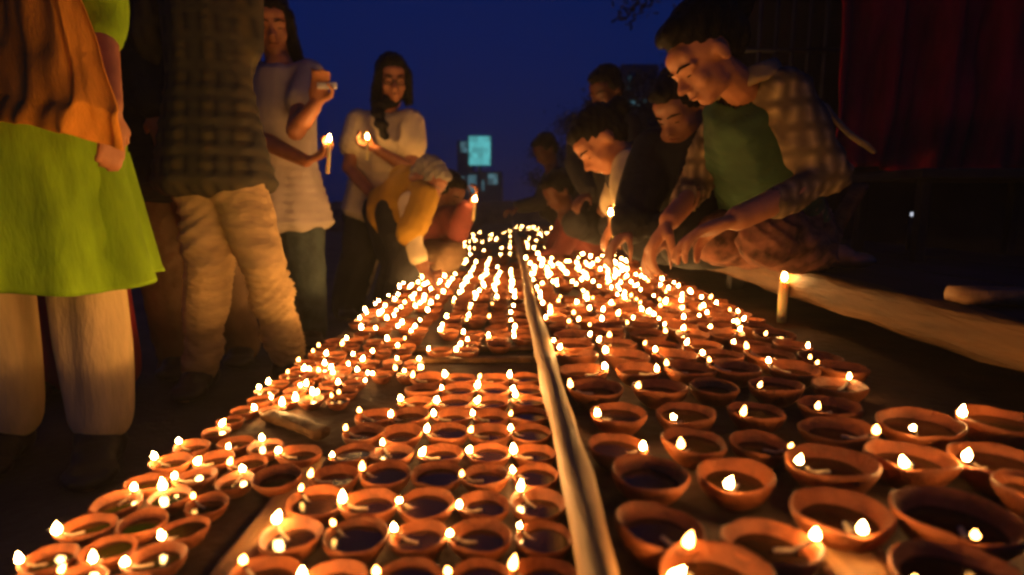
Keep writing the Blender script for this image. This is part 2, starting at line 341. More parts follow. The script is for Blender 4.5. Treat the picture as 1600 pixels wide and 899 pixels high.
def person(label, base, c, fwd, up, sh, el, wr, hd, hips, kn, an, toe, cloth, skin='skin', hs=1.0, hk='short', voxel=.009,
           top='shirt', sleeve=1.0, legw=1.0, shirtlen=.0, fat=1.0, zfoot=0.0, shoes=True, hairmat='hair', face=True, vest=None, hsc=1.0, puff=1.0, ar=1.0, cat='person', seed=0, tdisp=None, ldisp=None):
    base = V(base); rot = frame(fwd, up); c = V(c); sh = [V(p) for p in sh]; el = [V(p) for p in el]; wr = [V(p) for p in wr]
    hips = [V(p) for p in hips]; kn = [V(p) for p in kn]; an = [V(p) for p in an]
    ns = (sh[0] + sh[1]) / 2; pel = (hips[0] + hips[1]) / 2; lat = (sh[1] - sh[0]).normalized(); latp = ((hips[1] - hips[0]).normalized() + lat).normalized()
    sw = (sh[1] - sh[0]).length / 2; up_ = (ns - pel).normalized(); nk = ns + up_ * .05
    f = fat; ch = lerp(pel, ns, .72); wa = lerp(pel, ns, .36)
    bm = bmesh.new(); head(bm, c, rot, hs, nk)
    spine(bm, [(pel, .15 * f, .1 * f), (wa, .13 * f, .095 * f), (ch, min(.155 * f, sw + .0), .105 * f), (ns, sw * .8, .065)], lat, 9)
    for i in (0, 1):
        tube(bm, [lerp(sh[i], ns, .35), sh[i], lerp(sh[i], el[i], .4), el[i], lerp(el[i], wr[i], .35), wr[i]], [.05 * ar, .053 * ar, .046 * ar, .039 * ar, .038 * ar, .027], 12)
        if hd[i] is not None: hand(bm, wr[i], *hd[i])
        if hips is not None:
            tube(bm, [hips[i], lerp(hips[i], kn[i], .4), kn[i], lerp(kn[i], an[i], .3), an[i]], [.085, .075, .056, .055, .04], 12)
            foot(bm, an[i], toe[i], zfoot)
    p = melt('person', bm, M[skin], None, base, voxel, 4); tag(p, label, cat)
    # top
    bm = bmesh.new(); g = .016 * puff; low = pel - up_ * shirtlen
    spine(bm, [(low, (.182 + shirtlen * .35) * f + g, (.142 + shirtlen * .45) * f + g), (wa, .14 * f + g * 1.3, .105 * f + g * 1.4), (ch, min(.16 * f, sw + .005) + g, .112 * f + g), (lerp(ch, ns, .93), sw * .85 + g * .5, .07 + g)], lat, 22)
    for i in (0, 1):
        a = [lerp(sh[i], ns, .35), sh[i], lerp(sh[i], el[i], .5)]; rr = [(.06 + g * .4) * ar, (.06 + g * .6) * ar, (.052 + g) * ar]
        if sleeve >= .5: a.append(el[i]); rr.append((.047 + g * 1.2) * ar)
        if sleeve > .5: a += [lerp(el[i], wr[i], (sleeve - .5)), lerp(el[i], wr[i], min(.97, (sleeve - .5) * 2))]; rr += [(.043 + g * 1.1) * ar, (.036 + g) * ar]
        tube(bm, a, rr, 12)
    melt(top, bm, M[cloth[0]], p, base, max(voxel, .009), 4, tdisp or wrinkle(.0055, seed=seed))
    if vest:
        bm = bmesh.new(); g2 = g + .011
        spine(bm, [(lerp(pel, wa, .3), .16 * f + g2, .115 * f + g2), (wa, .14 * f + g2 + g * .3, .105 * f + g2 + g * .4), (ch, min(.16 * f, sw) + g2 + .006, .112 * f + g2 + .014), (lerp(ch, ns, .95), sw * .95 + g * .5, .1 + g2)], lat, 12)
        vo = melt('waistcoat', bm, M[vest], p, base, voxel * 1.3, 4, wrinkle(.004, 6, 60, 4))
        fv = lat.cross(up_) * -1
        if fv.dot(V(fwd)) < 0: fv = -fv
        b2 = bmesh.new(); b2.from_mesh(vo.data); kill = []
        for fc in b2.faces:
            q_ = fc.calc_center_median() + base - pel; h_ = q_.dot(up_) / (ns - pel).length
            if q_.dot(fv) > 0 and abs(q_.dot(lat) + .035) < .006 + .16 * max(0, h_ - .72): kill.append(fc)
            elif h_ > 1.12 or h_ < .05: kill.append(fc)
        bmesh.ops.delete(b2, geom=kill, context='FACES'); b2.to_mesh(vo.data); b2.free()
        so_ = vo.modifiers.new('thick', 'SOLIDIFY'); so_.thickness = .005; so_.offset = 1
    # trousers
    bm = bmesh.new(); g = .02 * legw
    spine(bm, [(pel - up_ * .03, .15 * f + g, .11 * f + g), (lerp(pel, wa, .7), .145 * f + g * .6, .1 * f + g * .6)], latp, 5)
    for i in (0, 1):
        e = lerp(kn[i], an[i], .93)
        tube(bm, [hips[i], lerp(hips[i], kn[i], .4), kn[i], lerp(kn[i], an[i], .4), e], [.095 + g * .7, .082 + g, .062 + g * 1.2, .056 + g * 1.4, .045 + g * 1.6], 14)
    melt('trousers', bm, M[cloth[1]], p, base, max(voxel, .01), 4, ldisp or wrinkle(.006, seed=seed + 3))
    if shoes:
        for i in (0, 1):
            bm = bmesh.new(); foot(bm, an[i] - V((0, 0, max(0, an[i].z - zfoot - .075))), toe[i], zfoot, 1.08, 1.22); melt('shoe', bm, M['shoe'], p, base, .01, 3)
    bm = bmesh.new(); hairdo(bm, c + rot @ V((0, -.012, .012)) * (hsc - 1) * 10, rot, hs * hsc, hk)
    melt('hair', bm, M[hairmat], p, base, max(voxel * .8, .007), 3, lambda co: .003 * np.sin(140 * co[:, 0] + 8 * np.sin(20 * co[:, 2])) * np.cos(90 * co[:, 1]) + .002 * np.sin(230 * co[:, 0] + 60 * co[:, 1]))
    if face:
        T = lambda x, y, z: c + rot @ (V((x, y, z)) * hs)
        for sx in (-1, 1):
            bm = bmesh.new(); ell(bm, T(sx * .031, .0835, -.004), (.011 * hs, .0042 * hs, .0028 * hs), rot); build('eye', bm, M['eye'], p, base)
            bm = bmesh.new(); tube(bm, [T(sx * .013, .0955, .023), T(sx * .032, .093, .029), T(sx * .052, .075, .022)], [.0028 * hs, .0036 * hs, .002 * hs], 6); build('eyebrow', bm, M[hairmat], p, base)
        bm = bmesh.new(); tube(bm, [T(-.02, .096, -.0605), T(0, .1015, -.0595), T(.02, .096, -.0605)], [.0012 * hs, .0022 * hs, .0012 * hs], 6); build('mouth', bm, M['maroon'], p, base)
    p['T'] = 0; del p['T']
    return p
def candle(tip, direction, L, r, label, group=None):
    d = V(direction).normalized(); tip = V(tip); b0 = tip - d * L; e = empty('candle', b0); tag(e, label, 'candle', group)
    bm = bmesh.new(); tube(bm, [b0, lerp(b0, tip, .5), tip - d * .002, tip], [r, r * 1.02, r * .95, r * .6], 14, True, False); child('wax_stick', bm, M['wax'], e)
    bm = bmesh.new(); tube(bm, [tip - d * .004, tip + V((0, 0, .008))], [.0012, .001], 6, True, False); child('wick', bm, M['wick'], e)
    o = link('flame', flame_mesh, None, e); o.location = tip + V((0, 0, .003)) - b0; o.scale = (1.35, 1.35, 1.1)
    return e

# flame: teardrop
def lathe(bm, prof, n, wob=None):
    rings = []
    for j, (r, z) in enumerate(prof):
        if r < 1e-6: rings.append([bm.verts.new((0, 0, z))]); continue
        q = []
        for k in range(n):
            a = 2 * PI * k / n; rr, dz = (1, 0) if wob is None else wob(a, r, z); q.append(bm.verts.new((r * rr * math.cos(a), r * rr * math.sin(a), z + dz)))
        rings.append(q)
    for A, B in zip(rings, rings[1:]):
        for k in range(n):
            a, b = A[k % len(A)], A[(k + 1) % len(A)]; c, d = B[(k + 1) % len(B)], B[k % len(B)]
            vs = []
            for v in (a, b, c, d):
                if v not in vs: vs.append(v)
            if len(vs) > 2: bm.faces.new(vs)
FPROF = [(0, 0), (.0032, .0012), (.0052, .005), (.0048, .010), (.0028, .0165), (0, .024)]
bm = bmesh.new(); lathe(bm, FPROF, 8); bmesh.ops.recalc_face_normals(bm, faces=bm.faces)
low_flame = bpy.data.meshes.new('flame'); bm.to_mesh(low_flame); low_flame.materials.append(emit('low_flame', (1, .42, .09), 40)); low_flame.polygons.foreach_set('use_smooth', [True] * len(low_flame.polygons))
flame_mesh = bpy.data.meshes.new('flame'); bm.to_mesh(flame_mesh); bm.free(); flame_mesh.materials.append(M['flame'])
flame_mesh.polygons.foreach_set('use_smooth', [True] * len(flame_mesh.polygons))

wb = M['wax'].node_tree.nodes['Principled BSDF']; wb.inputs['Subsurface Weight'].default_value = .8; wb.inputs['Subsurface Radius'].default_value = (1, .5, .2); wb.inputs['Subsurface Scale'].default_value = .02
UP = (0, 0, 1)
# --- woman in the lime kurta, cut by the left edge of the frame
Y = 1.3
A = person('person in a lime green kurta and orange shawl, cut off by the left edge', (-1.05, 1.35, 0), V((-1.06, 1.36, 1.5)), (.6, -.6, -.5), UP,
    [P(-40, -230, 1.36), P(140, -230, 1.34)], [P(-90, 20, 1.4), P(148, 20, 1.36)], [P(-100, 190, 1.4), P(170, 165, 1.24)],
    [((0, -.1, -1), (1, .5, 0), -1, .4), ((.05, -.1, -1), (-1, .3, 0), 1, .3, .85)], [V((-1.19, 1.38, .80)), V((-1.07, 1.38, .80))], [V((-1.25, 1.38, .44)), V((-1.035, 1.37, .44))],
    [V((-1.27, 1.37, .09)), V((-1.01, 1.34, .09))], [(.4, -1), (.5, -1)], ('green', 'salwar'), sleeve=.62, legw=.62, top='kurta', hk='bun', seed=1, ldisp=vfold(.013, 24), puff=1.2, fat=.95)
bm = bmesh.new(); rings = []
cx0, cy0 = -1.125, 1.36
for i in range(49):
    t = i / 48; z = .96 - .505 * t; q = []
    for k in range(120):
        a = 2 * PI * k / 120; fo = 1 + (.02 + .06 * t) * math.sin(9 * a + 2 * t) * t + .035 * t * math.sin(5 * a + 1 + t) + .012 * t * math.sin(23 * a)
        fo += .05 * mnoise.noise(V((math.cos(a) * 2.2, math.sin(a) * 2.2, t * 2.5))) * min(1, t * 3) + .022 * mnoise.noise(V((math.cos(a) * 6, math.sin(a) * 6, t * 9)))
        q.append(bm.verts.new((cx0 + (.19 + .055 * t ** 1.6) * math.cos(a) * fo, cy0 + (.175 + .05 * t) * math.sin(a) * fo, z + .012 * math.sin(3 * a) * t)))
    rings.append(q)
q = [bm.verts.new(V(((v.co.x - cx0) * .985 + cx0, (v.co.y - cy0) * .985 + cy0, v.co.z + .004))) for v in rings[-1]]; rings.append(q)
q = [bm.verts.new(V(((v.co.x - cx0) * .8 + cx0, (v.co.y - cy0) * .8 + cy0, v.co.z + .3))) for v in rings[-1]]; rings.append(q)
for a, b in zip(rings, rings[1:]):
    for k in range(120): bm.faces.new((a[k], a[(k + 1) % 120], b[(k + 1) % 120], b[k]))
bm.faces.new(rings[0])
build('kurta_skirt', bm, M['green'], A, V((-1.05, 1.35, 0)))
sheet('shawl', [[P(-90, -260, 1.28), P(-10, -260, 1.18), P(60, -250, 1.14), P(85, -230, 1.16)], [P(-90, -60, 1.24), P(-10, -60, 1.13), P(70, -60, 1.09), P(110, -50, 1.12)],
    [P(-90, 60, 1.22), P(-10, 70, 1.12), P(90, 80, 1.08), P(150, 80, 1.13)], [P(-90, 150, 1.2), P(10, 150, 1.11), P(100, 160, 1.07), P(186, 175, 1.13)],
    [P(-90, 185, 1.2), P(0, 190, 1.12), P(90, 205, 1.08), P(194, 236, 1.15)]], M['orange'], A, V((-1.05, 1.35, 0)), .007, 22, (50, 60))
# --- someone in dark red behind
L_ = person('person in a long dark red skirt, mostly hidden behind the lime kurta', (-1.28, 1.85, 0), V((-1.51, 1.9, 1.5)), (.5, -.6, -.4), UP,
    [V((-1.65, 1.9, 1.28)), V((-1.35, 1.9, 1.28))], [V((-1.67, 1.9, 1)), V((-1.35, 1.88, 1))], [V((-1.65, 1.85, .78)), V((-1.39, 1.8, .78))], [((0, 0, -1), (1, 0, 0), 1, .3)] * 2,
    [V((-1.57, 1.88, .8)), V((-1.40, 1.88, .8))], [V((-1.57, 1.86, .45)), V((-1.39, 1.86, .45))], [V((-1.57, 1.88, .09)), V((-1.39, 1.88, .09))], [(.3, -1)] * 2, ('maroon', 'red'), hk='bun', legw=2.4, seed=9, ldisp=vfold(.01, 34), face=False, voxel=.012)
# --- man in plaid and khaki
YB = 1.9
B = person('person in a dark plaid shirt and wrinkled khaki trousers, head out of frame', V((-.95, 1.9, 0)), P(345, -205, 1.85), (.55, -.5, -.6), UP,
    [P(258, -90, 1.98), P(372, -80, 1.88)], [P(232, 60, 2.0), P(383, 70, 1.93)], [P(292, 185, 2.13), P(345, 185, 2.12)], [((.9, .2, -.3), (0, .9, 0), -1, .3), ((-.9, .2, -.3), (0, .9, 0), 1, .3)],
    [P(318, 235, 1.92), P(354, 238, 1.89)], [P(326, 420, 1.83), P(414, 420, 1.8)], [P(314, 590, 1.93), P(450, 560, 1.98)], [(.2, -1), (.5, -.9)], ('plaid', 'khaki'), legw=.45, shirtlen=.10, seed=2, fat=.88, puff=1.0, ar=.9, tdisp=vfold(.005, 26, 2), ldisp=wrinkle(.012, 9, 165, 3), voxel=.008)
# --- brown trousers, dark coat, behind
B2 = person('person in a black coat and brown trousers, standing behind the plaid shirt', V((-1.2, 2.1, 0)), P(232, -190, 2.12), (.5, -.6, -.4), UP,
    [P(180, -90, 2.15), P(300, -90, 2.08)], [P(195, 60, 2.1), P(300, 60, 2.06)], [P(245, 165, 1.95), P(275, 170, 1.95)], [((.2, -.2, -.9), (0, 1, 0), -1, .25)] * 2,
    [P(245, 245, 2.13), P(285, 245, 2.1)], [P(258, 420, 2.08), P(345, 420, 2.16)], [P(285, 585, 2.15), P(380, 545, 2.3)], [(.3, -1)] * 2, ('black', 'brown'), legw=1.0, shirtlen=.1, seed=5, fat=.95, face=False, voxel=.011, puff=1.5)
# --- woman in white with a candle
C_ = person('person with long black hair in a white top, holding a candle and a pale phone', V((-.93, 2.55, 0)), P(424, 38, 2.5), (.35, -.85, -.38), (0, -.15, 1),
    [P(392, 122, 2.55), P(484, 120, 2.5)], [P(396, 212, 2.45), P(462, 205, 2.3)], [P(478, 252, 2.28), P(492, 165, 2.28)], [((.8, -.2, .25), (.2, -.3, .9), -1, .8), ((.3, -.1, .9), (.1, -1, .2), 1, .6)],
    [P(420, 322, 2.56), P(466, 322, 2.52)], [P(438, 430, 2.5), P(478, 430, 2.48)], [P(448, 530, 2.58), P(486, 525, 2.58)], [(.4, -1)] * 2, ('white', 'jeans'), hk='long', sleeve=.45, legw=.9, shirtlen=.06, seed=3, tdisp=vfold(.004, 34, 1), puff=1.2, hs=.98, voxel=.0085)
bm = bmesh.new(); q = P(510, 134, 2.26); box(bm, q - V((.035, .006, .012)), q + V((.04, .006, .012)), .003, 2); tag(build('phone', bm, M['phone'], base=q), 'pale phone held up in the hand of the woman in white', 'phone')
candle(P(515, 222, 2.24), (.12, 0, 1), .12, .007, 'thin lit candle in the hand of the long-haired person in white', 'candles held in hands')
# --- woman in cream with braid
D_ = person('person with glasses and a black braid over a cream top, holding a candle', V((-.68, 3.2, 0)), P(613, 124, 3.12), (.3, -.9, -.3), (0, -.1, 1),
    [P(562, 192, 3.2), P(642, 192, 3.15)], [P(545, 262, 3.1), P(642, 265, 3.05)], [P(588, 312, 2.95), P(592, 236, 2.9)], [((.7, -.2, -.5), (.3, .3, -.8), -1, .5), ((-.8, -.1, .3), (-.3, -.3, .8), 1, .8)],
    [P(570, 312, 3.25), P(624, 312, 3.2)], [P(562, 398, 3.2), P(618, 398, 3.15)], [P(540, 482, 3.25), P(632, 482, 3.2)], [(.4, -1)] * 2, ('cream', 'black'), hk='braid', sleeve=.3, legw=1.5, shirtlen=.06, seed=4, puff=2.0, hs=1.02)
rot = frame((.3, -.9, -.3), (0, -.1, 1)); hc = P(613, 124, 3.12); T = lambda x, y, z: hc + rot @ V((x, y, z))
bm = bmesh.new()
for sx in (-1, 1): tube(bm, [T(sx * .033 + .024 * math.cos(a), .1, .001 + .018 * math.sin(a)) for a in np.linspace(0, 2 * PI, 15)], [.0028] * 15, 6, True, False); tube(bm, [T(sx * .057, .098, .004), T(sx * .08, .0, .006)], [.0025] * 2, 6, True, False)
tube(bm, [T(-.009, .102, .003), T(.009, .102, .003)], [.0025] * 2, 6, True, False); build('glasses', bm, M['black'], D_, V((-.68, 3.2, 0)))
bm = bmesh.new(); pts = [T(-.06, -.03, -.07), P(588, 170, 3.02), P(596, 195, 2.98), P(602, 216, 2.98)]; tube(bm, pts, [.04, .036, .034, .018], 10)
melt('braid', bm, M['hair'], D_, V((-.68, 3.2, 0)), .008, 2, lambda co: .006 * np.sin(110 * co[:, 2]))
candle(P(574, 218, 2.86), (.05, 0, 1), .1, .007, 'thin lit candle in the hand of the person with glasses', 'candles held in hands')
# --- cream legs behind
person('person in cream trousers half hidden behind the black trousers', V((-.8, 3.75, 0)), P(612, 150, 3.8), (.4, -.8, -.4), UP,
    [P(580, 205, 3.85), P(640, 205, 3.8)], [P(576, 265, 3.8), P(640, 268, 3.78)], [P(580, 318, 3.7), P(630, 318, 3.7)], [((0, 0, -1), (1, 0, 0), 1, .3)] * 2,
    [P(582, 318, 3.8), P(615, 318, 3.8)], [P(574, 390, 3.6), P(612, 390, 3.75)], [P(560, 455, 3.75), P(630, 458, 3.8)], [(.3, -1)] * 2, ('maroon', 'cream'), seed=6, face=False, voxel=.012, legw=1.0, hs=.9)
# --- bending in mustard
E_ = person('person in mustard bending down to light lamps, pale scarf over the head', V((-.55, 2.85, 0)), P(670, 283, 2.72), (.62, -.35, -.7), (.5, -.1, .8),
    [P(628, 278, 2.85), P(664, 310, 2.62)], [P(634, 335, 2.72), P(640, 365, 2.5)], [P(652, 395, 2.55), P(662, 420, 2.45)], [((.5, -.2, -.8), (.4, 0, .8), 1, .6), ((.5, -.1, -.7), (.5, 0, .8), -1, .5)],
    [P(598, 330, 2.98), P(620, 335, 2.8)], [P(620, 415, 2.9), P(636, 412, 2.75)], [P(600, 490, 3.0), P(618, 495, 2.85)], [(.6, -.6)] * 2, ('yellow', 'black'), hk='short', sleeve=.5, legw=1.0, seed=7, fat=.8, hs=.86, skin='skin2', hairmat='grey')
bm = bmesh.new(); tube(bm, [P(640, 316, 2.62), P(642, 355, 2.52), P(649, 385, 2.48), P(654, 402, 2.46)], [.055, .05, .044, .042], 12); melt('sleeve', bm, M['cream'], E_, V((-.55, 2.85, 0)), .009, 3, wrinkle(.006))
# --- crouching in maroon with candle
F_ = person('person in maroon crouching by the far lamps, lighting one with a candle', V((-.4, 3.4, 0)), P(700, 303, 3.3), (.7, -.5, -.5), (.3, -.1, .9),
    [P(666, 335, 3.4), P(704, 340, 3.2)], [P(690, 380, 3.3), P(716, 362, 3.12)], [P(712, 345, 3.15), P(728, 325, 3.05)], [((.8, 0, .3), (.2, 0, .9), 1, .7), ((.5, 0, .6), (-.5, 0, .6), -1, .8)],
    [P(640, 395, 3.45), P(668, 400, 3.3)], [P(690, 400, 3.25), P(706, 398, 3.1)], [P(655, 462, 3.4), P(672, 466, 3.25)], [(.7, -.5)] * 2, ('maroon', 'brown'), hk='short', seed=8, fat=.9, skin='skin2')
candle(P(742, 315, 3.0), (.1, 0, 1), .1, .006, 'thin lit candle held out by the crouching person in maroon', 'candles held in hands')

# --- the man in tan and green on the right
bG = V((.95, 1.6, ZB)); fw = V((-.84, -.2, -.76)); upv = V((-.55, -.05, .83))
GM = person('person in a tan shirt and dark green waistcoat leaning far over the lamps', bG, P(1100, 92, 1.33), fw, upv,
    [P(1128, 190, 1.58), P(1226, 148, 1.36)], [P(1092, 292, 1.60), P(1290, 280, 1.28)], [P(1046, 345, 1.45), P(1152, 342, 1.2)], [((-.5, -.2, -.7), (.2, -.2, -.9), 1, .6), ((-.93, -.05, -.32), (0, -.2, -1), -1, .45)],
    [P(1175, 365, 1.76), P(1250, 362, 1.62)], [P(1120, 372, 1.62), P(1195, 378, 1.42)], [P(1250, 395, 1.66), P(1275, 398, 1.56)], [(1, .2), (1, .2)], ('tan_folds', 'pattern'), hk='bun', voxel=.005, sleeve=.78, legw=.6,
    zfoot=ZB, shoes=False, hs=.8, hsc=1.1, seed=11, fat=.86, puff=.8, ar=.8, vest='vest', tdisp=wrinkle(.02, 8, 210, 2, .9), ldisp=wrinkle(.013, 10, 130, 1))
nc = (P(1122, 190, 1.52) + P(1226, 150, 1.36)) / 2 + V((-.02, -.015, .055)); la = (P(1226, 150, 1.36) - P(1122, 190, 1.52)).normalized(); fo = V((-.75, -.55, -.1)); fo = (fo - la * fo.dot(la)).normalized(); uc = la.cross(fo); uc = uc if uc.z > 0 else -uc
bm = bmesh.new()
for dz, rr in ((0, .013), (.014, .011), (.026, .008)):
    tube(bm, [nc + la * math.sin(a) * (.078 - dz * .2) - fo * math.cos(a) * (.074 - dz * .2) + uc * (dz + .012 * math.cos(a)) for a in np.linspace(-2.75, 2.75, 22)], [rr] * 22, 8)
melt('collar', bm, M['tan'], GM, bG, .0055, 3)
bm = bmesh.new(); tube(bm, [P(1245, 165, 1.44), P(1272, 160, 1.45), P(1290, 168, 1.43), P(1308, 190, 1.39), P(1330, 212, 1.35), P(1352, 226, 1.34), P(1366, 238, 1.35)], [.012, .012, .011, .010, .010, .009, .005], 10); melt('scarf_end', bm, M['tan'], GM, bG, .005, 2, wrinkle(.004, 20, 140))
# --- dark jacket behind
H_ = person('person in a black jacket with a dim lit face, behind the one in the waistcoat', V((.95, 2.0, ZB)), P(1064, 166, 1.85), (-.6, -.42, -.72), (-.4, -.3, .8),
    [P(1020, 235, 1.98), P(1105, 232, 1.85)], [P(1000, 310, 1.85), P(1090, 330, 1.75)], [P(985, 355, 1.7), P(1045, 365, 1.65)], [((-.6, -.3, -.6), (.2, -.2, -.9), 1, .5)] * 2,
    [P(1050, 370, 2.1), P(1110, 370, 2.0)], [P(1010, 372, 1.95), P(1070, 380, 1.8)], [P(1080, 380, 2.05), P(1130, 385, 1.95)], [(1, .2)] * 2, ('black', 'black'), zfoot=ZB, shoes=False, seed=12, puff=1.6, hs=.92, skin='skin2')
# --- profile face, cream sleeve
I_ = person('person in a dark sleeveless coat and cream sleeve bending low with a candle', V((.88, 2.5, ZB)), P(938, 222, 2.22), (-.66, -.15, -.8), (-.78, -.05, .6),
    [P(985, 255, 2.38), P(985, 262, 2.14)], [P(965, 315, 2.3), P(985, 305, 2.05)], [P(960, 345, 2.2), P(978, 350, 2.02)], [((-.4, -.1, -.8), (.6, 0, -.4), 1, .7), ((.1, -.3, -.9), (.3, -.4, -.2), -1, .6)],
    [P(1050, 330, 2.55), P(1068, 338, 2.38)], [P(1000, 360, 2.35), P(1020, 366, 2.2)], [P(1070, 370, 2.45), P(1090, 375, 2.35)], [(1, .2)] * 2, ('cream', 'black'), zfoot=ZB, shoes=False, seed=13, sleeve=.5, puff=1.5, hk='bun')
bm = bmesh.new(); ns = (P(985, 255, 2.38) + P(985, 262, 2.14)) / 2; pe = (P(1050, 330, 2.55) + P(1068, 338, 2.38)) / 2
spine(bm, [(pe, .2, .16), (lerp(pe, ns, .5), .185, .16), (lerp(pe, ns, .98), .11, .125)], (P(985, 262, 2.14) - P(985, 255, 2.38)).normalized(), 10); melt('coat', bm, M['black'], I_, V((.88, 2.5, ZB)), .011, 4, wrinkle(.006))
candle(P(954, 338, 2.06), (-.2, 0, 1), .08, .006, 'short lit candle held low by the bending person with cream sleeves', 'candles held in hands')
# --- farther heads
person('person in black sitting farther back with the head above the bending one', V((.72, 3.3, ZB)), P(946, 142, 3.2), (-.6, -.6, -.5), UP,
    [P(908, 198, 3.3), P(985, 196, 3.2)], [P(900, 255, 3.2), P(985, 260, 3.1)], [P(920, 300, 3.0), P(960, 305, 3.0)], [((-.5, -.4, -.4), (0, 0, -1), 1, .5)] * 2,
    [P(925, 335, 3.4), P(980, 335, 3.35)], [P(900, 350, 3.15), P(960, 352, 3.05)], [P(940, 365, 3.4), P(990, 365, 3.4)], [(1, .2)] * 2, ('black', 'black'), zfoot=ZB, shoes=False, seed=14, skin='skin_dim', voxel=.012)
for k, (px, py, Y, cl, lb) in enumerate(((852, 235, 4.6, 'black', 'distant dark person squatting left of the bending one, head highest'), (872, 300, 3.7, 'maroon', 'dim person in maroon bending over the far lamps beside the batten'))):
    s = 889 / Y; cx = px
    person(lb, V(P(px + .15 * s, 340, Y)) * 1.0, P(cx, py, Y), (-.7, -.4, -.55), (-.3, -.1, .9),
        [P(cx + .05 * s, py + .2 * s, Y + .12), P(cx + .12 * s, py + .2 * s, Y - .14)], [P(cx - .05 * s, py + .42 * s, Y), P(cx, py + .42 * s, Y - .2)], [P(cx - .22 * s, py + .45 * s, Y), P(cx - .2 * s, py + .46 * s, Y - .15)], [((-.9, 0, -.3), (0, 0, -1), 1, .5)] * 2,
        [P(cx + .28 * s, py + .5 * s, Y + .1), P(cx + .32 * s, py + .5 * s, Y - .1)], [P(cx + .02 * s, py + .48 * s, Y + .1), P(cx + .06 * s, py + .5 * s, Y - .1)], [P(cx + .25 * s, py + .7 * s, Y + .1), P(cx + .27 * s, py + .7 * s, Y - .1)], [(-1, 0)] * 2, (cl, 'black'), shoes=False, face=False, seed=15 + k, voxel=.013, skin='skin_dim', zfoot=ZR)

# ------------------------------------------------------------------ oil lamps
def bowl_mesh(seed, n=32):
    r = random.Random(seed); ph = [r.uniform(0, 6.28) for _ in range(4)]
    # unit bowl: rim radius 1, spout (rest for the wick) along +x
    prof = [(0, 0), (.50, 0), (.56, .03), (.72, .18), (.87, .38), (.97, .58), (1.0, .70), (.99, .755), (.965, .778), (.935, .76), (.895, .69), (.80, .53), (.66, .36), (.42, .25), (0, .22)]
    def wob(a, R_, z):
        sp = math.exp(-(((a + PI) % (2 * PI) - PI) / .33) ** 2); t = z / .78
        return 1 + t * (.035 * math.sin(2 * a + ph[0]) + .02 * math.sin(3 * a + ph[1]) + .011 * math.sin(7 * a + ph[2])) + sp * .07 * t * (R_ > .6), (R_ > .6) * t * (.035 * math.sin(a + ph[3]) + .018 * math.sin(4 * a + ph[2]) + .01 * math.sin(9 * a + ph[1]) - .05 * sp * (t > .6))
    bm = bmesh.new(); lathe(bm, prof, n, wob); bmesh.ops.recalc_face_normals(bm, faces=bm.faces)
    me = bpy.data.meshes.new('bowl'); bm.to_mesh(me); bm.free(); me.materials.append(M['clay']); me.polygons.foreach_set('use_smooth', [True] * len(me.polygons)); return me
BOWLS = [bowl_mesh(i, 36) for i in range(12)]; BOWLS_FAR = [bowl_mesh(i, 16) for i in range(4)]
def disc(r, z, n=20):
    bm = bmesh.new(); vs = [bm.verts.new((r * math.cos(2 * PI * k / n), r * math.sin(2 * PI * k / n), z)) for k in range(n)]; bm.faces.new(vs)
    low = [bm.verts.new((v.co.x * .8, v.co.y * .8, z - .12)) for v in vs]; bm.faces.new(low[::-1])
    for k in range(n): bm.faces.new((vs[k], low[k], low[(k + 1) % n], vs[(k + 1) % n]))
    me = bpy.data.meshes.new('oil'); bm.to_mesh(me); bm.free(); me.materials.append(M['oil']); return me
OILS = [disc(.76, .47), disc(.82, .56)]
bm = bmesh.new(); tube(bm, [(.1, .05, .5), (.5, .02, .52), (.78, 0, .68), (.97, 0, .80)], [.05, .055, .05, .035], 6, True, False); bmesh.ops.recalc_face_normals(bm, faces=bm.faces)
WICK = bpy.data.meshes.new('wick'); bm.to_mesh(WICK); bm.free(); WICK.materials.append(M['wick']); WICK.materials.append(M['black'])
for p_ in WICK.polygons: p_.material_index = 1 if p_.center.x > .84 else 0
LAMPS = []      # (x, y, z, radius, [flame azimuths], label)
zl_r, zr_r = .28, .35
def flame_az(c, pxs, z):
    out = []
    for px, py in pxs:
        g = G(px, py, z + .012); out.append(math.atan2(g.y - c.y, g.x - c.x))
    return out
# left front grid: rows by columns
Ystart = []
for k in range(-1, 10):
    drop = 1 / ((1.739 + .222 * k) * 1e-3); Yk = G(795, 320 + drop, zl_r).y
    for j in range(6):
        u = .115 - .197 * j
        if j == 5 and (k > 4 or k < 3): continue
        x = u * .36 + random.uniform(-.003, .003) + (.002 * k if j == 4 else 0); rr = .0345 * random.uniform(.93, 1.05)
        if x + rr > .071: x = .071 - rr
        az = PI + random.gauss(-.1, .3)
        if j >= 4 and k > 6: continue
        LAMPS.append((x, Yk + random.uniform(-.003, .003), ZL, rr, [] if random.random() < .06 else [az], 'small oil lamp in the left front grid, row %s, %s from the batten' % (words(k + 2), ordn(j + 1))))
# outer left bank
for k in range(-1, 7):
    drop = 1 / ((1.70 + .172 * k) * 1e-3); Yk = G(795, 320 + drop, zl_r).y
    for j in range(5):
        x = (-1.36 + .158 * j) * .36 + random.uniform(-.004, .004); rr = .0275 * random.uniform(.94, 1.05)
        if x + rr > -.313: continue
        LAMPS.append((x, Yk + .014 * (j % 2) + random.uniform(-.003, .003), ZL, rr, [] if random.random() < .1 else [PI + random.gauss(-.2, .7)], 'small oil lamp in the outer left bank, row %s, %s from its edge' % (words(k + 2), ordn(j + 1))))
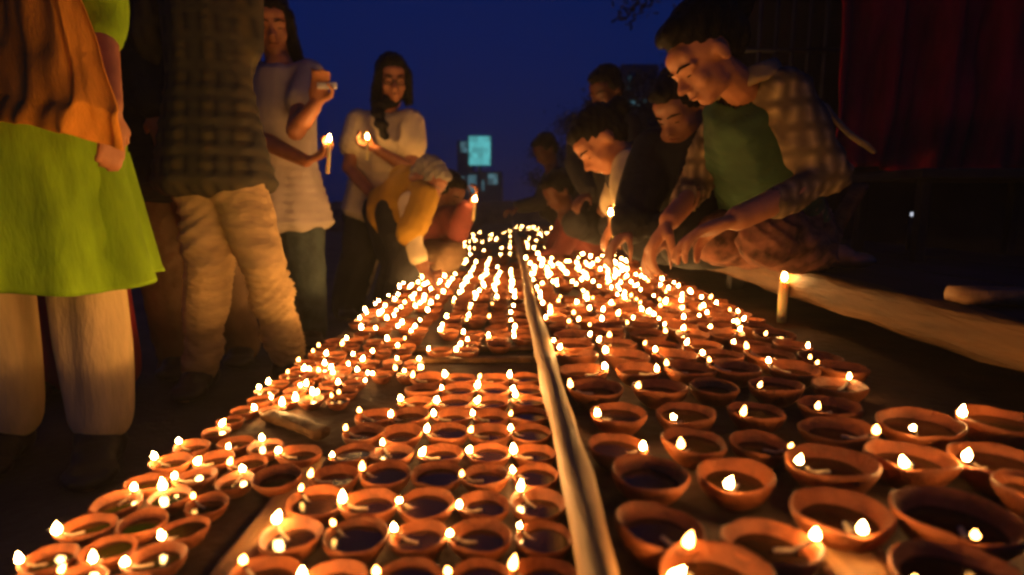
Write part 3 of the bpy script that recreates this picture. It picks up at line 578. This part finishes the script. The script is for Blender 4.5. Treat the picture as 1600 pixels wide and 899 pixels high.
# right front: each big lamp as it stands
BIG = [((1028, 808, 155), [(1066, 818)]), ((1120, 885, 195), [(1036, 886)]), ((1205, 832, 160), [(1297, 812)]), ((1314, 788, 160), [(1342, 800)]), ((1495, 800, 190), [(1523, 820)]), ((1500, 892, 210), [(1415, 888)]),
    ((1016, 727, 128), []), ((1152, 730, 130), [(1140, 735)]), ((1300, 716, 145), [(1252, 708)]), ((1422, 706, 136), [(1413, 722)]), ((1562, 712, 140), [(1505, 702)]), ((1650, 765, 165), [(1600, 790)]),
    ((963, 680, 95), [(1015, 676)]), ((1084, 676, 105), [(1047, 690)]), ((1188, 678, 98), [(1254, 678)]), ((1310, 662, 112), [(1378, 660)]), ((1436, 657, 126), [(1425, 663)]), ((1565, 655, 130), [(1510, 640)]),
    ((967, 634, 92), [(920, 632)]), ((1072, 636, 98), [(1040, 645)]), ((1184, 632, 92), [(1152, 632)]), ((1300, 625, 96), [(1263, 627)]),
    ((930, 598, 88), [(890, 590)]), ((1032, 598, 90), [(990, 592)]), ((1117, 594, 80), []), ((1212, 594, 86), [(1170, 593)]), ((1312, 594, 84), [(1320, 580)])]
rowof = lambda py: 1 if py > 840 else 2 if py > 760 else 3 if py > 700 else 4 if py > 650 else 5 if py > 610 else 6
cnt = {}
for (px, py, w), fl in sorted(BIG, key=lambda b: (rowof(b[0][1]), b[0][0])):
    c = G(px, py, zr_r); rr = w / 2 / FPX * (c.y + .0) * .985; cnt[rowof(py)] = cnt.get(rowof(py), 0) + 1
    x = max(c.x, .0925 + rr * 1.03)
    LAMPS.append((x, c.y, ZR, rr, flame_az(V((x, c.y, 0)), fl, zr_r), 'large oil lamp right of the batten, row %s, %s from the batten' % (words(rowof(py)), ordn(cnt[rowof(py)]))))
# right, middle and far rows
y = G(795, 320 + 250, zr_r).y; k = 7
while y < 8:
    big = k < 12; st = .094 if big else .075; n = int((.745 - .095) / st)
    for j in range(n):
        x = .095 + st * (j + .5) + random.uniform(-.008, .008); rr = st * .5 * random.uniform(.84, 1.0)
        if y > 1.9 and random.random() < (.15 if y < 3.2 else .45): continue
        if y < 1.3 and x > .66: continue
        LAMPS.append((x, y + random.uniform(-.01, .01), ZR, rr, [] if y > 3 and random.random() < .2 else [random.choice([PI + random.gauss(0, .5), random.uniform(0, 6.28)])], '%s oil lamp right of the batten, row %s, %s from the batten' % ('large' if big else 'small', words(min(k, 69)), ordn(j + 1))))
    y += st * (1 if y < 3 else 1.8 if y < 4.2 else 3.6); k += 1
# left far bed: wide spaced columns by the batten, small crowded ones by the edge
y = 1.40; k = 1
while y < 8:
    for j in range(9):
        if j < 4: x = .118 * .36 - .0715 * j; rr = .034 * random.uniform(.9, 1.0)
        else: x = -.262 - .054 * (j - 4); rr = .026 * random.uniform(.88, 1.0)
        if random.random() < (.1 if y < 3 else .35 if y < 4.2 else .6): continue
        LAMPS.append((x + random.uniform(-.009, .005), y + random.uniform(-.014, .014), ZL, rr, [] if random.random() < .3 else [PI + random.gauss(0, .5)], 'small oil lamp in the far left bed, row %s, %s from the batten' % (words(min(k, 69)), ordn(j + 1))))
    y += .0715 * (1 if y < 3 else 1.9 if y < 4.2 else 4); k += 1
# dense edge cluster at the left between the two beds
for k in range(9):
    for j in range(6 if k > 5 else 4):
        x = -.485 + .052 * j + random.uniform(-.004, .004); yy = .90 + .052 * k + random.uniform(-.004, .004)
        if j > 1 and k < 3: continue
        if k < 2 and j > 0: continue
        LAMPS.append((x, yy, ZL, .0245 * random.uniform(.9, 1), [random.uniform(0, 6.28)], 'tiny oil lamp in the edge cluster, row %s, %s from the step edge' % (words(k + 1), ordn(j + 1))))
LAMPS.sort(key=lambda l: (l[1] ** 2 + l[0] ** 2) / l[3] ** 2)
seen = set(); NEAR = 296
far_b = bmesh.new(); far_f = bmesh.new(); tmpm = {}
for i, (x, y, z, rr, azs, lb) in enumerate(LAMPS):
    a0 = azs[0] if azs else random.uniform(0, 6.28)
    if i < NEAR:
        e = empty('oil_lamp', (x, y, z)); grp = lb.split(',')[0].split(' row')[0]
        if lb in seen: lb = lb + ' again'
        seen.add(lb); tag(e, lb, 'oil lamp', 'clay oil lamps')
        o = link('bowl', random.choice(BOWLS), None, e); o.scale = (rr,) * 3; o.rotation_euler = (random.gauss(0, .03), random.gauss(0, .03), a0)
        o = link('oil', random.choice(OILS), None, e); o.scale = (rr,) * 3; o.rotation_euler = (0, 0, a0)
        for a in azs:
            o = link('wick', WICK, None, e); o.scale = (rr,) * 3; o.rotation_euler = (0, 0, a)
            o = link('flame', low_flame if random.random() < .28 else flame_mesh, None, e); s = random.choice((.6, .75, .85, .95)) * random.uniform(.85, 1.1) * (.74 + rr * 3.8); o.scale = (s, s * random.uniform(.8, 1), s * random.uniform(.5, .85))
            o.location = (math.cos(a) * rr * .96, math.sin(a) * rr * .96, rr * .80); o.rotation_euler = (random.gauss(0, .2), random.gauss(.08, .22), 0)
    else:
        n0 = len(far_b.verts); mtx = Matrix.Translation((x, y, z)) @ Matrix.Rotation(a0, 4, 'Z') @ Matrix.Scale(rr, 4)
        me = random.choice(BOWLS_FAR)
        vs = [far_b.verts.new(mtx @ v.co) for v in me.vertices]
        for p in me.polygons: far_b.faces.new([vs[k] for k in p.vertices])
        for a in azs:
            s = random.choice((.5, .65, .8, .95)) * random.uniform(.85, 1.1) * (1 if y < 3.5 else .75); mf = Matrix.Translation((x + math.cos(a) * rr * .96, y + math.sin(a) * rr * .96, z + rr * .8)) @ Matrix.Diagonal((s, s, s * .62, 1))
            vs = [far_b.verts.new(mf @ v.co) for v in flame_mesh.vertices]
            for p in flame_mesh.polygons: f = far_b.faces.new([vs[k] for k in p.vertices]); f.material_index = 1
me = bpy.data.meshes.new('far_oil_lamps'); far_b.to_mesh(me); far_b.free(); me.materials.append(M['clay']); me.materials.append(M['flame']); me.polygons.foreach_set('use_smooth', [True] * len(me.polygons))
tag(link('far_oil_lamps', me), 'hundreds of tiny burning oil lamps receding into the distance', 'oil lamps', kind='stuff')
print('LAMPS', len(LAMPS))
# the standing candle by the bench rail
q = P(1222, 490, 1.58); candle((q.x, q.y, ZR + .118), UP, .118, .0125, 'short thick lit candle standing alone by the bench rail')

# ------------------------------------------------------------------ background
b0 = V((1.75, 2.6, 0)); cu = empty('curtain', b0); tag(cu, 'dark crimson curtain hanging behind the bench on the right', 'curtain')
g = [[V((x, 2.5 + .05 * math.sin(i * 1.3), z)) for i, x in enumerate(np.linspace(1.38, 4.0, 8))] for z in (2.6, 1.9, 1.2, .78)]
o = sheet('drape', g, M['curtain'], cu, b0, .035, 60, (24, 150), .006)
bm = bmesh.new(); tube(bm, [(1.3, 2.53, 2.6), (4.1, 2.53, 2.6)], [.02, .02], 8, True, False); child('rod', bm, M['iron'], cu)
bm = bmesh.new(); box(bm, (1.05, 3.2, 0), (5, 3.3, 3.2), .01); tag(build('wall', bm, M['dark'], base=V((3, 3.2, 0)), smooth=False), 'dark board wall standing behind the curtain at the right', 'wall')
gr = empty('railing', (1.4, 3.0, 0)); tag(gr, 'row of thin grey iron bars beside the curtain, above the seated people', 'railing')
for k in range(5):
    bm = bmesh.new(); tube(bm, [(1.28 + k * .085, 3.05, 0), (1.28 + k * .085, 3.05, 2.4)], [.011, .011], 8, True, False); child('bar', bm, M['iron'], gr)
bm = bmesh.new(); tube(bm, [(1.2, 3.05, 1.42), (1.7, 3.05, 1.42)], [.012, .012], 8, True, False); child('rail', bm, M['iron'], gr)
tb = empty('table', (1.6, 1.9, ZB)); tag(tb, 'dark low table standing on the bench in front of the curtain', 'table')
bm = bmesh.new(); box(bm, (1.25, 1.75, .72), (1.9, 2.15, .75), .005); child('tabletop', bm, M['dark'], tb, False)
for x in (1.28, 1.84):
    for y in (1.78, 2.09): bm = bmesh.new(); box(bm, (x, y, ZB), (x + .03, y + .03, .72), .003); child('leg', bm, M['dark'], tb, False)
def tree(x, y, h, w, seed, label):
    r = random.Random(seed); e = empty('tree', (x, y, 0)); tag(e, label, 'tree', 'dark trees along the right side')
    bm = bmesh.new(); tube(bm, [(x, y, 0), (x + .05, y, h * .25), (x - .04, y, h * .5), (x, y, h * .85)], [.16, .12, .09, .03], 8, True, False)
    tips = []
    for k in range(9):
        a = r.uniform(0, 6.28); z0 = h * r.uniform(.35, .7); L = w * r.uniform(.5, .95); t = V((x + math.cos(a) * L, y + math.sin(a) * L, z0 + h * r.uniform(.08, .3)))
        tube(bm, [(x, y, z0), lerp(V((x, y, z0)), t, .5) + V((0, 0, .08)), t], [.05, .03, .01], 6, True, False); tips.append(t)
    build('trunk', bm, M['bark'], e, e.location); bm = bmesh.new()
    for c in range(58):
        t = r.choice(tips) if c < 22 else V((x + r.gauss(0, w * .4), y + r.gauss(0, w * .4), h * r.uniform(.5, 1)))
        cr = w * r.uniform(.16, .34)
        for k in range(80):
            p = t + V((r.gauss(0, 1), r.gauss(0, 1), r.gauss(0, .8))) * cr * .55; d = V((r.gauss(0, 1), r.gauss(0, 1), r.gauss(0, 1))).normalized() * .06; s = d.orthogonal().normalized() * .032
            bm.faces.new([bm.verts.new(q) for q in (p - d, p + s, p + d, p - s)])
    build('crown', bm, M['leaf'], e, e.location, False)
tree(3.1, 7.5, 3.9, 1.3, 1, 'nearest dark tree rising behind the person in the waistcoat')
tree(2.6, 11, 3.0, 1.1, 2, 'second dark tree, behind the seated people in black')
tree(2.4, 16, 3.2, 1.2, 3, 'third dark tree, smaller, left of the heads on the right')
tree(2.2, 24, 3.0, 1.5, 4, 'farthest small dark tree beside the glow at the end of the batten')
def speckle(m, sx, sz, lo):
    n = m.node_tree.nodes; l = m.node_tree.links; b = n['Principled BSDF']; tc = n.new('ShaderNodeTexCoord'); mp = n.new('ShaderNodeMapping'); mp.inputs['Scale'].default_value = (sx, .01, sz)
    v = n.new('ShaderNodeTexVoronoi'); v.distance = 'CHEBYCHEV'; v.inputs['Scale'].default_value = 1; v.inputs['Randomness'].default_value = .35; mr = n.new('ShaderNodeMapRange'); e = b.inputs['Emission Strength'].default_value
    mr.inputs[3].default_value = e * lo; mr.inputs[4].default_value = e * 1.25; l.new(tc.outputs['Object'], mp.inputs[0]); l.new(mp.outputs[0], v.inputs['Vector']); l.new(v.outputs['Color'], mr.inputs[0]); l.new(mr.outputs[0], b.inputs['Emission Strength'])
speckle(M['screen'], 3.2, 3.2, .55); speckle(M['window'], 3, 2.4, .3)
# lit billboard and buildings far off
Yb = 34; bl = empty('billboard', (P(742, 320, Yb).x, Yb, 0)); tag(bl, 'glowing cyan billboard on a post far beyond the lamps', 'billboard')
a, b = P(733, 258, Yb), P(766, 213, Yb)
bm = bmesh.new(); box(bm, (a.x, Yb, a.z), (b.x, Yb + .2, b.z), .02); child('lit_panel', bm, M['screen'], bl, False)
bm = bmesh.new(); box(bm, (a.x - .08, Yb + .05, a.z - .08), (a.x - .003, Yb + .15, b.z + .08)); box(bm, (b.x + .003, Yb + .05, a.z - .08), (b.x + .08, Yb + .15, b.z + .08)); child('panel_frame', bm, M['concrete'], bl, False)
bm = bmesh.new(); box(bm, ((a.x + b.x) / 2 - .1, Yb + .25, 0), ((a.x + b.x) / 2 + .1, Yb + .4, a.z + .2)); child('post', bm, M['concrete'], bl, False)
bd = empty('building', (P(735, 320, 38).x, 38, 0)); tag(bd, 'far dark building with a few pale lit windows below the billboard', 'building')
a, b = P(700, 320, 38), P(785, 268, 38)
bm = bmesh.new(); box(bm, (a.x, 38, 0), (b.x, 42, b.z), .03); child('wall', bm, M['concrete'], bd, False)
for px, py, w, h in ((720, 287, 5, 10), (738, 288, 6, 14), (752, 290, 4, 8), (770, 280, 7, 8)):
    a, b = P(px - w, py + h, 37.9), P(px + w, py - h, 37.9); bm = bmesh.new(); box(bm, (a.x, 37.9, a.z), (b.x, 37.996, b.z)); w_ = child('window', bm, M['window'], bd, False)
b2 = empty('building', (P(725, 320, 42).x, 44, 0)); tag(b2, 'tall narrow far building with one pale window left of the billboard', 'building')
a, b = P(715, 320, 44), P(737, 220, 44); bm = bmesh.new(); box(bm, (a.x, 44, 0), (b.x, 47, b.z), .03); child('wall', bm, M['concrete'], b2, False)
a, b = P(720, 238, 43.9), P(730, 222, 43.9); bm = bmesh.new(); box(bm, (a.x, 43.9, a.z), (b.x, 43.996, b.z)); child('window', bm, M['window'], b2, False)
b3 = empty('building', (P(990, 320, 20).x, 20, 0)); tag(b3, 'far building with a cyan lit ledge above the seated heads', 'building')
a, b = P(965, 320, 20), P(1030, 100, 20); bm = bmesh.new(); box(bm, (a.x, 20, 0), (b.x, 24, b.z), .03); child('wall', bm, M['concrete'], b3, False)
for px, py, w, h in ((996, 161, 14, 4), (984, 130, 2, 10)):
    a, b = P(px - w, py + h, 19.9), P(px + w, py - h, 19.9); bm = bmesh.new(); box(bm, (a.x, 19.9, a.z), (b.x, 19.996, b.z)); child('window', bm, M['window'], b3, False)
for k, (px, py, Yq, lb) in enumerate(((228, 490, 5.0, 'tiny white lamp glowing on the dark ground behind the khaki trousers'), (1425, 335, 2.3, 'tiny white lamp in the black space under the curtain'))):
    q = P(px, py, Yq); e = empty('lantern', (q.x, q.y, 0)); tag(e, lb, 'lantern')
    bm = bmesh.new(); ell(bm, q, (.007, .007, .009) if k else (.012, .012, .014)); child('bulb', bm, M['bulb'], e)
    bm = bmesh.new(); tube(bm, [(q.x, q.y, 0 if k == 0 else ZB), (q.x, q.y, q.z - .012)], [.012, .008], 8, True, False); child('stem', bm, M['iron'], e)

# thin smoke over the lamps
bm = bmesh.new(); box(bm, (-200, -200, -1), (200, 200, 6.5)); hz = build('haze', bm, None, smooth=False); hm = bpy.data.materials.new('haze'); hm.use_nodes = True; n = hm.node_tree.nodes; n.remove(n['Principled BSDF'])
pv = n.new('ShaderNodeVolumePrincipled'); pv.inputs['Color'].default_value = (.9, .88, .85, 1); pv.inputs['Density'].default_value = .0065; pv.inputs['Anisotropy'].default_value = .4
hm.node_tree.links.new(pv.outputs[0], n['Material Output'].inputs['Volume']); hz.data.materials.append(hm); tag(hz, kind='stuff')
